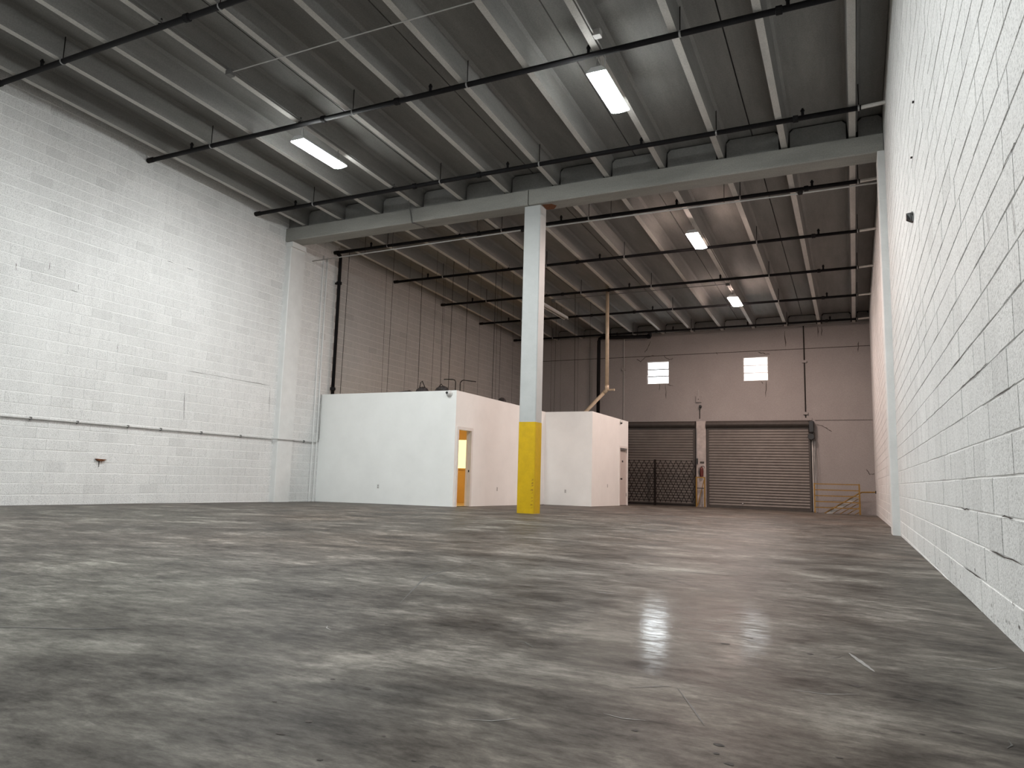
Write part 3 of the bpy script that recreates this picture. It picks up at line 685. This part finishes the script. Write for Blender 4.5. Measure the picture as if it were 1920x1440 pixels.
# pier: extinguisher, sign, guard frame, control
ex = thing('fire_extinguisher', (-5.56, YB - .26, 1.04), 'dark red fire extinguisher hung on the white pier', 'extinguisher')
m_ = MB(); m_.lathe((-5.56, YB - .25, 1.06), [(.03, 0), (.068, .015), (.072, .05), (.072, .32), (.055, .37), (.022, .395), (.022, .43)], 'z', 16); cyl_ = m_.build('cylinder', 'extinguisher_red', ex, smooth=False)
MB().tube([(-5.56, YB - .25, 1.47), (-5.50, YB - .27, 1.50), (-5.45, YB - .29, 1.48), (-5.43, YB - .30, 1.40)], .012, 6).build('handle', 'black_plastic', cyl_)
MB().tube([(-5.60, YB - .25, 1.46), (-5.66, YB - .26, 1.42), (-5.665, YB - .26, 1.25), (-5.64, YB - .26, 1.13)], .013, 6).build('hose', 'black_plastic', cyl_)
sg = tag(MB().box(-5.64, -5.47, YB - .168, YB - .161, 1.60, 1.68).build('sign_plate', 'hood_steel', origin=(-5.55, YB - .164, 1.6)), 'small dark sign plate above the fire extinguisher', 'sign')
gz = FZ(-5.5, 29.3)
gd = thing('guard_frame', (-5.53, 29.3, gz), 'narrow yellow guard frame in front of the white pier', 'guard rail')
for x in (-5.70, -5.38): MB().box(x - .025, x + .025, 29.27, 29.32, gz, 1.06).build('post', 'rail_yellow', gd)
MB().box(-5.675, -5.405, 29.27, 29.32, 1.01, 1.06).build('top_bar', 'rail_yellow', gd); MB().box(-5.675, -5.405, 29.275, 29.315, .59, .63).build('middle_bar', 'hood_steel', gd)
MB().tube([(-5.67, 29.34, gz + .05), (-5.40, 29.34, .98)], .018, 6).build('brace', 'rail_yellow', gd)
t = thing('door_control', (-5.72, YB - .2, 1.85), 'dark pull-chain control at the left edge of the pier', 'control')
MB().box(-5.775, -5.715, YB - .23, YB - .161, 1.58, 1.80).build('box', 'black_plastic', t)
MB().tube([(-5.75, YB - .19, 1.80), (-5.76, YB - .19, 3.0)], .009, 6).build('chain', 'galvanised', t)
# hoist on the right of door 2
hs = thing('chain_hoist', (-1.40, YB - .2, 2.45), 'black chain hoist and conduits at the right of the wide roll-up door', 'hoist')
MB().cbox(-1.53, -1.33, YB - .30, YB - .02, 2.86, 3.27, .03).build('motor', 'black_plastic', hs)
m_ = MB(); m_.lathe((-1.44, YB - .34, 2.68), [(.11, 0), (.12, .02), (.12, .06), (.11, .08)], 'y', 18); m_.build('chain_wheel', 'black_plastic', hs)
MB().cbox(-1.40, -1.31, YB - .2, YB - .02, 2.52, 2.84, .02).build('gearbox', 'hood_steel', hs)
for x, r_, mm in ((-1.415, .022, 'pvc_white'), (-1.345, .015, 'painted_conduit'), (-1.30, .010, 'painted_conduit')):
    MB().tube([(x, YB - .05, FZ(-1.4, 29.8) + .02), (x, YB - .05, 2.52)], r_, 8).build('conduit', mm, hs)
MB().tube([(-1.34, YB - .26, 2.6), (-1.29, YB - .25, 2.0), (-1.27, YB - .25, 1.2), (-1.31, YB - .25, 1.0), (-1.33, YB - .25, 1.3), (-1.40, YB - .27, 2.6)], .007, 5).build('hand_chain', 'galvanised', hs)

# wall boxes and conduit on the back wall
t = thing('junction_box', (-5.706, YB, 4.15), 'square pale wall box between the two windows above the pier', 'junction box')
MB().cbox(-5.82, -5.59, YB - .07, YB - .001, 4.11, 4.36, .02).build('cover', 'back_wall_paint', t)
MB().box(-5.72, -5.69, YB - .078, YB - .07, 4.22, 4.25).build('screw', 'dark_iron', t)
MB().tube([(-5.70, YB - .03, 4.36), (-5.70, YB - .03, 4.62)], .009, 6).build('conduit', 'painted_conduit', t)
t = thing('door_camera', (-5.62, YB, 3.6), 'small dark camera on a stalk above the white pier', 'camera')
MB().tube([(-5.66, YB - .03, 3.43), (-5.655, YB - .04, 3.85)], .016, 6).build('stalk', 'dark_iron', t)
m_ = MB(); m_.lathe((-5.62, YB - .03, 3.93), [(.05, 0), (.062, -.08), (.05, -.14), (.03, -.15)], 'y', 12); m_.build('head', 'black_plastic', t)
def wall_conduit(x, z0, z1, boxes, label, mat, r_=.02):
    t = thing('wall_conduit', (x, YB - .03, z0), label, 'conduit', 'vertical conduits on the back wall')
    MB().tube([(x, YB - .03, z0), (x, YB - .03, z1)], r_, 8).build('pipe', mat, t)
    for z in boxes: MB().box(x - .085, x + .085, YB - .075, YB - .002, z - .05, z + .05).build('clamp_box', 'back_wall_paint', t)
wall_conduit(-1.625, 3.40, 7.05, (5.63, 3.60), 'dark vertical conduit with two clamp boxes right of the windows', 'dark_iron')
wall_conduit(-8.885, 3.45, 7.05, (5.61,), 'thin vertical conduit left of the windows', 'painted_conduit', .018)

# stair railing and stair at the right end of the back wall
RY = 28.78
zr_ = FZ(-.6, 28.8)
rl = thing('stair_railing', (-.6, RY, zr_), 'yellow five-rail guard railing in front of the stair', 'railing')
for x in (-1.335, .148): MB().box(x - .026, x + .026, RY - .026, RY + .026, zr_ - .03, .93).build('post', 'rail_yellow', rl)
for z in (.90, .688, .476, .263, .051): MB().box(-1.309, .122, RY - .018, RY + .018, z - .018, z + .018).build('rail', 'rail_yellow', rl)
hr = thing('stair_handrail', (.2, 29.3, -.3), 'sloping yellow handrails going down the stair behind the railing', 'handrail')
MB().tube([(.66, 28.98, .655), (.24, 28.98, .64), (.12, 28.98, .585), (-1.08, 28.98, -.20), (-1.30, 28.98, -.36)], .026, 8).build('top_rail', 'rail_yellow', hr)
m_ = MB(); m_.hexa([(.12, 28.97, .42), (.12, 29.0, .42), (-1.0, 29.0, -.31), (-1.0, 28.97, -.31), (.12, 28.97, .56), (.12, 29.0, .56), (-1.0, 29.0, -.17), (-1.0, 28.97, -.17)]); m_.build('kick_plate', 'painted_conduit', hr)
for dz in (.17, .33, .49, .65): MB().tube([(.13, 28.985, .585 - dz), (-1.08 + .35*dz, 28.985, -.20 - dz + .23*dz)], .016, 6).build('lower_rail', 'rail_yellow', hr)
m_ = MB(); m_.lathe((.66, 28.98, .655), [(.05, 0), (.05, .03)], 'x', 12); m_.build('wall_flange', 'dark_iron', hr)
MB().tube([(.16, 28.98, -.5), (.16, 28.98, .60)], .02, 6).build('newel', 'rail_yellow', hr)
sw = struct(MB().box(-1.42, -1.30, 28.9, YB, -1.6, FZ(-1.36, 29.4) - .002).build('wall_stair', 'back_wall_paint'), 'side of the stair pit')
struct(MB().box(-1.30, XR, 28.86, 28.90, -1.6, FZ(-.4, 28.88) - .004).build('wall_stair_front', 'back_wall_paint'), 'front face of the stair pit')
stp = thing('stairs', (0, 29.4, -1.6), 'concrete stair going down along the back wall behind the railing', 'stairs')
for k in range(7): MB().box(XR - .01 - (k+1)*.27, XR - .01 - k*.27, 28.92, YB - .01, -1.6, FZ(0, 29) - .01 - k*.17).build('step', 'panel_concrete', stp)
struct(MB().box(-1.42, XR, 28.9, YB, -1.7, -1.6).build('floor_stair', 'panel_concrete'), 'bottom of the stair pit')

# ------------------------------------------------------------------ sprinkler pipes
HEADS = (-12.5, -9.55, -6.57, -3.62, -.64); HANG = tuple(STEM0 - SP*k + .105 for k in (10, 7, 5, 2, 0)); COUP = (-8.95, -7.27, -.76)
def sprinkler(y, x0, x1, r_, label, dz=.06):
    z = ST(y) - dz
    t = thing('sprinkler_pipe', ((x0+x1)/2, y, z), label, 'pipe', 'sprinkler pipes under the roof')
    MB().tube([(x0, y, z), (x1 - .38, y, z)], r_, 12).build('pipe', 'black_pipe', t, smooth=True)
    MB().tube([(x1 - .38, y, z), (x1, y, z + .02)], r_*.75, 10).build('end_sleeve', 'pvc_white', t)
    MB().tube([(x0 - .0, y, z + .005), (x0 + .16, y, z + .005)], r_*1.25, 10).build('end_bracket', 'dark_iron', t)
    for x in HEADS:
        if x0 < x < x1:
            m_ = MB(); m_.lathe((x, y, z), [(.026, r_*.8), (.026, r_ + .07), (.036, r_ + .075), (.036, r_ + .10), (.02, r_ + .105), (.02, r_ + .13)], 'z', 8); m_.build('sprinkler_head', 'black_pipe', t)
    for x in HANG:
        if x0 < x < x1:
            rod = MB().tube([(x, y, z + r_), (x, y, ST(y) + TD - .001)], .0085, 6).build('hanger_rod', 'dark_iron', t)
            m_ = MB(); m_.lathe((x - .014, y, z), [(r_*1.12, 0), (r_*1.18, .004), (r_*1.18, .024), (r_*1.12, .028)], 'x', 14); m_.build('hanger_ring', 'galvanised', rod)
    for x in COUP:
        if x0 < x < x1:
            m_ = MB(); m_.lathe((x - .05, y, z), [(r_*1.05, 0), (r_*1.4, .01), (r_*1.4, .09), (r_*1.05, .10)], 'x', 12); m_.build('coupling', 'black_pipe', t)
PL = ['black sprinkler pipe nearest the camera, across the upper left corner', 'second black sprinkler pipe, passing above the two cool white lights',
      'black sprinkler pipe just in front of the concrete beam', 'black sprinkler pipe just behind the concrete beam, joined to the riser',
      'black sprinkler pipe crossing at the nearer warm light', 'black sprinkler pipe between the two warm lights',
      'black sprinkler pipe crossing at the farther warm light', 'black sprinkler pipe along the back wall above the windows']
for y, r_, lab in zip((6.93, 10.08, 13.25, 16.42, 19.53, 22.62, 25.70, 29.05), (.046, .046, .046, .044, .042, .042, .042, .042), PL):
    sprinkler(y, XL + .01, XR - .005, r_, lab)
# riser at the left wall
ri = thing('sprinkler_riser', (XL + .13, 16.42, OZ), 'black vertical riser pipe on the left wall above the office', 'pipe')
MB().tube([(XL + .13, 16.56, 2.75), (XL + .13, 16.56, 7.20), (XL + .13, 16.53, 7.27), (XL + .13, 16.42, ST(16.42) - .10)], .05, 12).build('pipe', 'black_pipe', ri, smooth=True)
for z in (6.38, 3.2): m_ = MB(); m_.lathe((XL + .13, 16.56, z), [(.055, 0), (.082, .015), (.082, .085), (.055, .10)], 'z', 12); m_.build('coupling', 'black_pipe', ri)
MB().box(XL + .001, XL + .13, 16.53, 16.59, 6.40, 6.45).build('bracket', 'dark_iron', ri)
for i, y in enumerate((15.95, 16.12)):
    t = thing('painted_riser_conduit', (XL + .03, y, 3.0), ('thin white painted conduit rising beside the black riser' if i else 'thin white painted conduit rising nearest the beam pilaster'), 'conduit')
    MB().tube([(XL + .03, y, FZ(XL, y)), (XL + .03, y, 7.1)], .024, 8).build('pipe', 'pilaster_white', t)

# fire main by the back wall
tk = thing('drain_pipe', (-9.9, 29.45, 3), 'dark drain pipe with an elbow at the back left above the rear office', 'pipe')
MB().tube([(-9.92, 29.5, 2.0), (-9.92, 29.5, 6.86), (-9.89, 29.5, 6.95), (-9.80, 29.5, 6.99), (-7.75, 29.5, 6.93)], .075, 12).build('pipe', 'black_pipe', tk, smooth=True)
m_ = MB(); m_.lathe((-7.78, 29.5, 6.93), [(.08, 0), (.10, .02), (.10, .14), (.06, .16)], 'x', 12); m_.build('valve', 'black_pipe', tk)
MB().tube([(-7.62, 29.5, 6.95), (-7.58, 29.3, 7.0), (-7.6, 29.1, 7.02)], .05, 8).build('branch', 'black_pipe', tk)

# tan vent pipe
vp = thing('vent_pipe', (-7.5, 23.2, 3.1), 'tan vent pipe dropping from the roof and bending to the rear office', 'pipe')
MB().tube([(-7.515, 23.2, ST(23.2) + TD), (-7.497, 23.2, 3.95)], .062, 12).build('upright', 'tan_pipe', vp, smooth=True)
MB().tube([(-7.497, 23.2, 4.02), (-7.497, 23.2, 3.93), (-7.53, 23.2, 3.84), (-7.60, 23.2, 3.77)], .072, 12).build('elbow', 'tan_pipe', vp, smooth=True)
MB().tube([(-7.58, 23.2, 3.79), (-8.42, 23.2, 2.96), (-8.42, 23.2, 2.74)], .060, 12).build('offset', 'tan_pipe', vp, smooth=True)
m_ = MB(); m_.lathe((-7.46, 23.2, 3.86), [(.03, 0), (.03, .20), (.04, .20), (.04, .23)], 'x', 8); m_.build('cleanout', 'tan_pipe', vp)

# ------------------------------------------------------------------ ceiling lights
def highbay(x, yc, zb, L_, W, lens, label, group):
    t = thing('highbay_light', (x, yc, zb), label, 'light', group); a, b_ = yc - L_/2, yc + L_/2; h = .10
    sec = [(-W/2, .012), (-W/2, .03), (-W*.28, h), (W*.28, h), (W/2, .03), (W/2, .012)]
    m_ = MB(); n = len(sec); m_.v = [(x + p_, a, zb + q) for p_, q in sec] + [(x + p_, b_, zb + q) for p_, q in sec]
    m_.f = [tuple(range(n)), tuple(range(2*n-1, n-1, -1))] + [(k, n+k, n+(k+1) % n, (k+1) % n) for k in range(n)]; m_.mi = [0]*len(m_.f)
    m_.build('housing', 'housing_white', t)
    m_ = MB(); K = 8; arc = [(-W/2 + W*k/K, -.022*math.sin(math.pi*k/K)) for k in range(K+1)] + [(W/2, .011), (-W/2, .011)]
    n = len(arc); m_.v = [(x + p_, a + .008, zb + q) for p_, q in arc] + [(x + p_, b_ - .008, zb + q) for p_, q in arc]
    m_.f = [tuple(range(n)), tuple(range(2*n-1, n-1, -1))] + [(k, n+k, n+(k+1) % n, (k+1) % n) for k in range(n)]; m_.mi = [0]*len(m_.f)
    m_.build('lens', lens, t)
    for yy in (a + .12, b_ - .12):
        MB().tube([(x - .06, yy, zb + h - .005), (x, yy, ST(yy) - .001)], .004, 5).build('suspension_wire', 'galvanised', t)
        MB().tube([(x + .06, yy, zb + h - .005), (x, yy, ST(yy) - .001)], .004, 5).build('suspension_wire', 'galvanised', t)
S3, S8 = stems[8], stems[3]
highbay(S3, 10.75, 7.2, 1.33, .32, 'lens_cool', 'long cool white high-bay light hanging left of centre', 'high-bay lights')
highbay(S8, 10.75, 7.2, 1.33, .32, 'lens_cool', 'long cool white high-bay light at top, right of centre', 'high-bay lights')
highbay(S3, 3.6, 7.4, 1.33, .32, 'lens_cool', 'cool white high-bay light above the frame on the left', 'high-bay lights')
highbay(S8, 3.6, 7.4, 1.33, .32, 'lens_cool', 'cool white high-bay light above the frame near the camera', 'high-bay lights')
highbay(S8, 18.15, 7.0, 1.26, .30, 'lens_warm', 'warm white high-bay light just behind the beam', 'high-bay lights')
highbay(S8, 24.83, 6.98, 1.26, .33, 'lens_warm', 'small warm white high-bay light farthest back', 'high-bay lights')
# unlit strip light
t = thing('strip_light', (S3, 23.5, 6.75), 'unlit twin-tube strip light right of the column', 'light')
MB().box(S3 - .06, S3 + .06, 22.25, 24.7, 6.80, 6.87).build('housing', 'housing_white', t)
for dx in (-.075, .075): MB().tube([(S3 + dx, 22.3, 6.765), (S3 + dx, 24.65, 6.765)], .019, 8).build('tube', 'tube_grey', t, smooth=True)
for yy in (22.4, 24.5): MB().tube([(S3, yy, 6.87), (S3, yy, ST(yy))], .005, 5).build('suspension_wire', 'galvanised', t)

# ------------------------------------------------------------------ ceiling conduits
def conduit(name, label, path, r_=.012, mat='grey_cable', boxes=()):
    t = thing(name, path[0], label, 'conduit')
    MB().tube(path, r_, 6).build('pipe', mat, t)
    for bx in boxes: MB().cbox(bx[0]-.06, bx[0]+.06, bx[1]-.06, bx[1]+.06, bx[2]-.05, bx[2]+.05, .01).build('junction_box', mat, t)
xc = S3 + .082
pth = [(xc, y, ST(y) + .03) for y in (2.0, 6.2, 8.3, 10.2, 12.5, 13.85)] + [(S3 - .15, 14.2, 7.43), (S3 - .20, 14.36, 7.30), (S3 - .14, 14.37, 7.02), (S3 - .08, 14.6, 7.03), (S3 - .05, 14.87, 7.03), (S3, 15.2, 7.40)]
conduit('lighting_conduit', 'dark conduit along a ceiling stem, draped down over the beam left of the column', pth, .014, 'grey_cable', [(xc, 8.3, ST(8.3) - .03)])
conduit('cross_conduit', 'thin pale conduit crossing the stems at the top left', [(S3 + .05, 8.3, ST(8.3) - .02), (-7.1, 8.3, ST(8.3) - .016), (S8, 8.33, ST(8.33) - .016)], .010, 'painted_conduit')
conduit('lamp_conduit', 'short conduit and box above the right cool white light', [(S8 + .082, 2.0, ST(2) + .03), (S8 + .082, 10.2, ST(10.2) + .03), (S8 + .08, 10.3, ST(10.3) - .02), (S8 + .02, 10.4, 7.305)], .013, 'painted_conduit', [(S8 + .13, 9.75, ST(9.75) + .04)])
conduit('rear_cross_conduit', 'thin conduit crossing the roof to the farthest warm light', [(S3, 23.35, 7.10), (S3 + .03, 23.35, ST(23.35) - .02), (-6.4, 23.3, ST(23.3) - .015), (S8, 23.28, ST(23.28) - .02), (S8, 24.1, ST(24.1) - .03), (S8, 24.3, 7.08)], .011, 'grey_cable', [(S8, 23.28, ST(23.28) - .04), (S3, 23.35, ST(23.35) - .04)])
conduit('rear_lamp_conduit', 'thin pale conduit along the ceiling stem between the two warm lights', [(S8 + .08, 18.6, ST(18.6) + .03), (S8 + .08, 23.2, ST(23.2) + .03)], .011, 'painted_conduit')
conduit('right_roof_conduit', 'dark conduit along the rightmost ceiling stem', [(stems[0] + .075, YF + .1, ST(YF) + .03), (stems[0] + .075, 14.3, ST(14.3) + .03)], .010, 'grey_cable')
conduit('right_rear_roof_conduit', 'dark conduit along the rightmost ceiling stem behind the beam', [(stems[0] + .075, 15.0, ST(15) + .03), (stems[0] + .075, 29.6, ST(29.6) + .03)], .012, 'grey_cable')
bc = thing('hung_conduit', (-6.6, 15.5, 6.86), 'thin pale conduit on rods just behind the beam, wall to wall', 'conduit')
MB().tube([(XL + .005, 15.5, 6.81), (-10.5, 15.5, 6.85), (-7.3, 15.5, 6.89), (-4.2, 15.5, 6.89), (-1.0, 15.5, 6.87), (XR - .005, 15.5, 6.88)], .017, 8).build('pipe', 'painted_conduit', bc, smooth=True)
for x in (-12.0, -11.09, -8.5, -4.95, -2.38): MB().tube([(x, 15.5, 6.86), (x, 15.5, ST(15.5) + TD - .001)], .006, 5).build('hanger_rod', 'dark_iron', bc)
for x in (-7.27, -.89): m_ = MB(); m_.lathe((x, 15.5, 6.885), [(.02, 0), (.045, .02), (.045, .09), (.02, .11)], 'x', 10); m_.build('coupling', 'dark_iron', bc)

# low conduit on the left wall, turning up at the office
cx_ = XL + .03
lw = thing('low_wall_conduit', (cx_, 8, 1.655), 'thin grey conduit running low along the left block wall to the office', 'conduit')
MB().tube([(cx_, 1.0, 1.66), (cx_, 9.0, 1.66), (cx_, 14.35, 1.655), (cx_ + .15, 14.44, 1.655), (cx_ + .155, 15.03, 1.655), (cx_, 15.12, 1.655), (cx_, 16.05, 1.657), (cx_, 16.16, 1.68), (cx_, 16.205, 1.78), (cx_, 16.21, 3.05)], .014, 8).build('pipe', 'painted_conduit', lw, smooth=True)
for y in (8.2, 9.1, 10.2, 11.0, 12.1, 13.3, 15.6): MB().box(XL + .002, cx_ + .018, y - .014, y + .014, 1.63, 1.69).build('strap', 'grey_cable', lw)
# rusty bracket on the left wall
rb = thing('rusty_bracket', (XL, 9.66, .945), 'small rusty bracket with a run stain on the left wall', 'bracket')
m_ = MB(); m_.hexa([(XL + .004, 9.60, .92), (XL + .045, 9.62, .92), (XL + .045, 9.70, .92), (XL + .004, 9.72, .92), (XL + .004, 9.54, .965), (XL + .055, 9.55, .965), (XL + .055, 9.78, .955), (XL + .004, 9.79, .955)]); m_.build('plate', 'rust', rb)
MB().quad([(XL + .004, 9.635, .925), (XL + .004, 9.66, .925), (XL + .004, 9.652, .80), (XL + .004, 9.64, .79)]).build('run_stain', 'crack_dark', rb)
MB().quad([(XL + .004, 9.69, .925), (XL + .004, 9.705, .925), (XL + .004, 9.695, .86)]).build('run_stain', 'rust', rb)
# black hook on the right wall
hk = thing('wall_hook', (XR, 8.976, 3.87), 'small black hook bracket high on the right wall', 'bracket')
m_ = MB(); m_.hexa([(XR - .005, 8.90, 3.78), (XR - .07, 8.93, 3.83), (XR - .07, 9.0, 3.83), (XR - .005, 9.02, 3.80), (XR - .005, 8.92, 3.90), (XR - .07, 8.95, 3.90), (XR - .07, 9.02, 3.89), (XR - .005, 9.06, 3.89)]); m_.build('plate', 'black_plastic', hk)
MB().tube([(XR - .01, 8.93, 3.90), (XR - .03, 8.86, 3.86), (XR - .03, 8.83, 3.78)], .009, 6).build('prong', 'black_plastic', hk)
for y, z in ((8.2, 4.85), (8.7, 4.45)):
    tag(MB().box(XR - .02, XR - .001, y - .02, y + .02, z - .004, z + .004).build('wall_pin', 'dark_iron', origin=(XR, y, z)), 'tiny dark pin in the right wall ' + ('above the black hook, upper one' if z > 4.6 else 'above the black hook, lower one'), 'pin', 'pins in the right wall')

# ------------------------------------------------------------------ on the office roof
RZ = 2.74
WIRES = [(-13.66, 16.9), (-12.22, 17.2), (-12.5, 18.5), (-10.83, 17.4), (-11.24, 18.6), (-11.45, 19.4), (-10.44, 18.6), (-10.54, 19.6), (-9.91, 19.4), (-10.29, 20.6), (-9.87, 20.6),
         (-9.7, 23.5), (-9.96, 24.6), (-10.17, 25.6), (-9.07, 24.2), (-9.37, 25.4), (-8.75, 25.0), (-12.77, 19.6), (-13.2, 18.2), (-11.7, 20.8), (-10.9, 21.5), (-9.8, 21.8), (-12.9, 21.2)]
ORD = 'first second third fourth fifth sixth seventh eighth ninth tenth eleventh twelfth thirteenth fourteenth fifteenth sixteenth'.split()
WIRES.sort(key=lambda q: project((q[0], q[1], 4.0))[0]); cnt = {}
for i, (x, y) in enumerate(WIRES):
    px_ = project((x, y, 4.0))[0]; side = 'r' if px_ > 1018 else 'l'
    if 968 < px_ <= 1018: continue                 # wholly behind the column
    near = any(abs(x - s_) < .16 for s_ in stems); zt = (ST(y) if near else ST(y) + TD)
    wx = random.uniform(-.05, .05); cnt[side] = cnt.get(side, 0) + 1
    o = MB().tube([(x + wx, y, RZ), (x, y, zt - .001)], (.008, .004, .0055, .003)[i % 4], 5).build('hanger_wire', 'dark_iron', origin=(x, y, RZ))
    tag(o, ('%s thin hanger wire right of the black riser, rising from the office roof' if side == 'l' else '%s thin hanger wire right of the white column, above the rear office') % ORD[cnt[side]-1],
        'wire', 'hanger wires above the office roof')
def duct(name, c, rx, rz, ry, label, stick=None):
    t = thing(name, (c[0], c[1], RZ), label, 'duct', 'flexible ducts on the office roof'); m_ = MB(); n = 14
    pth = [(c[0] + rx*math.cos(math.pi*k/n), c[1] + ry*k/n, c[2] + rz*math.sin(math.pi*k/n)) for k in range(n+1)]
    pth = [(pth[0][0], pth[0][1], RZ + .02)] + pth + [(pth[-1][0], pth[-1][1], RZ + .02)]
    m_.tube(pth, [.10 + .012*(k % 2) for k in range(len(pth))], 10); m_.build('hose', 'duct_dark', t)
    if stick: MB().tube(stick, .012, 6).build('strap', 'dark_iron', t)
duct('flexible_duct', (-11.0, 17.1, 3.06), .16, .14, .1, 'dark flexible duct hump with an upright strap on the office roof', [(-11.1, 17.1, 3.12), (-11.03, 17.1, 3.42), (-10.98, 17.1, 3.46), (-10.8, 17.1, 3.12)])
duct('flexible_duct', (-10.35, 17.1, 3.05), .18, .16, .1, 'dark flexible duct hump left of the bent conduits', [(-10.5, 17.1, 3.2), (-10.35, 17.1, 3.36), (-10.2, 17.1, 3.2)])
duct('flexible_duct', (-9.70, 19.4, 2.98), .13, .16, .45, 'dark flexible duct hump on the roof edge left of the column')
t = thing('roof_debris', (-11.6, 17.0, RZ), 'low dark heap on the office roof at far left of the ducts', 'debris')
MB().hexa([(-11.9, 16.9, RZ), (-11.2, 16.9, RZ), (-11.2, 17.2, RZ), (-11.9, 17.2, RZ), (-11.75, 16.95, 3.15), (-11.3, 16.95, 3.19), (-11.35, 17.15, 3.19), (-11.7, 17.15, 3.14)]).build('heap', 'duct_dark', t)
for lab, pth in (('bent dark conduit on the office roof turning left', [(-9.95, 17.2, RZ), (-9.95, 17.2, 3.42), (-9.98, 17.2, 3.47), (-10.05, 17.2, 3.49), (-10.33, 17.2, 3.50)]),
                 ('bent dark conduit on the office roof turning right', [(-9.80, 17.2, RZ), (-9.80, 17.2, 3.38), (-9.77, 17.2, 3.43), (-9.70, 17.2, 3.46), (-9.31, 17.2, 3.40)])):
    t = thing('bent_conduit', (pth[0][0], 17.2, RZ), lab, 'conduit', 'bent conduits on the office roof'); MB().tube(pth, .014, 6).build('pipe', 'dark_iron', t, smooth=True)
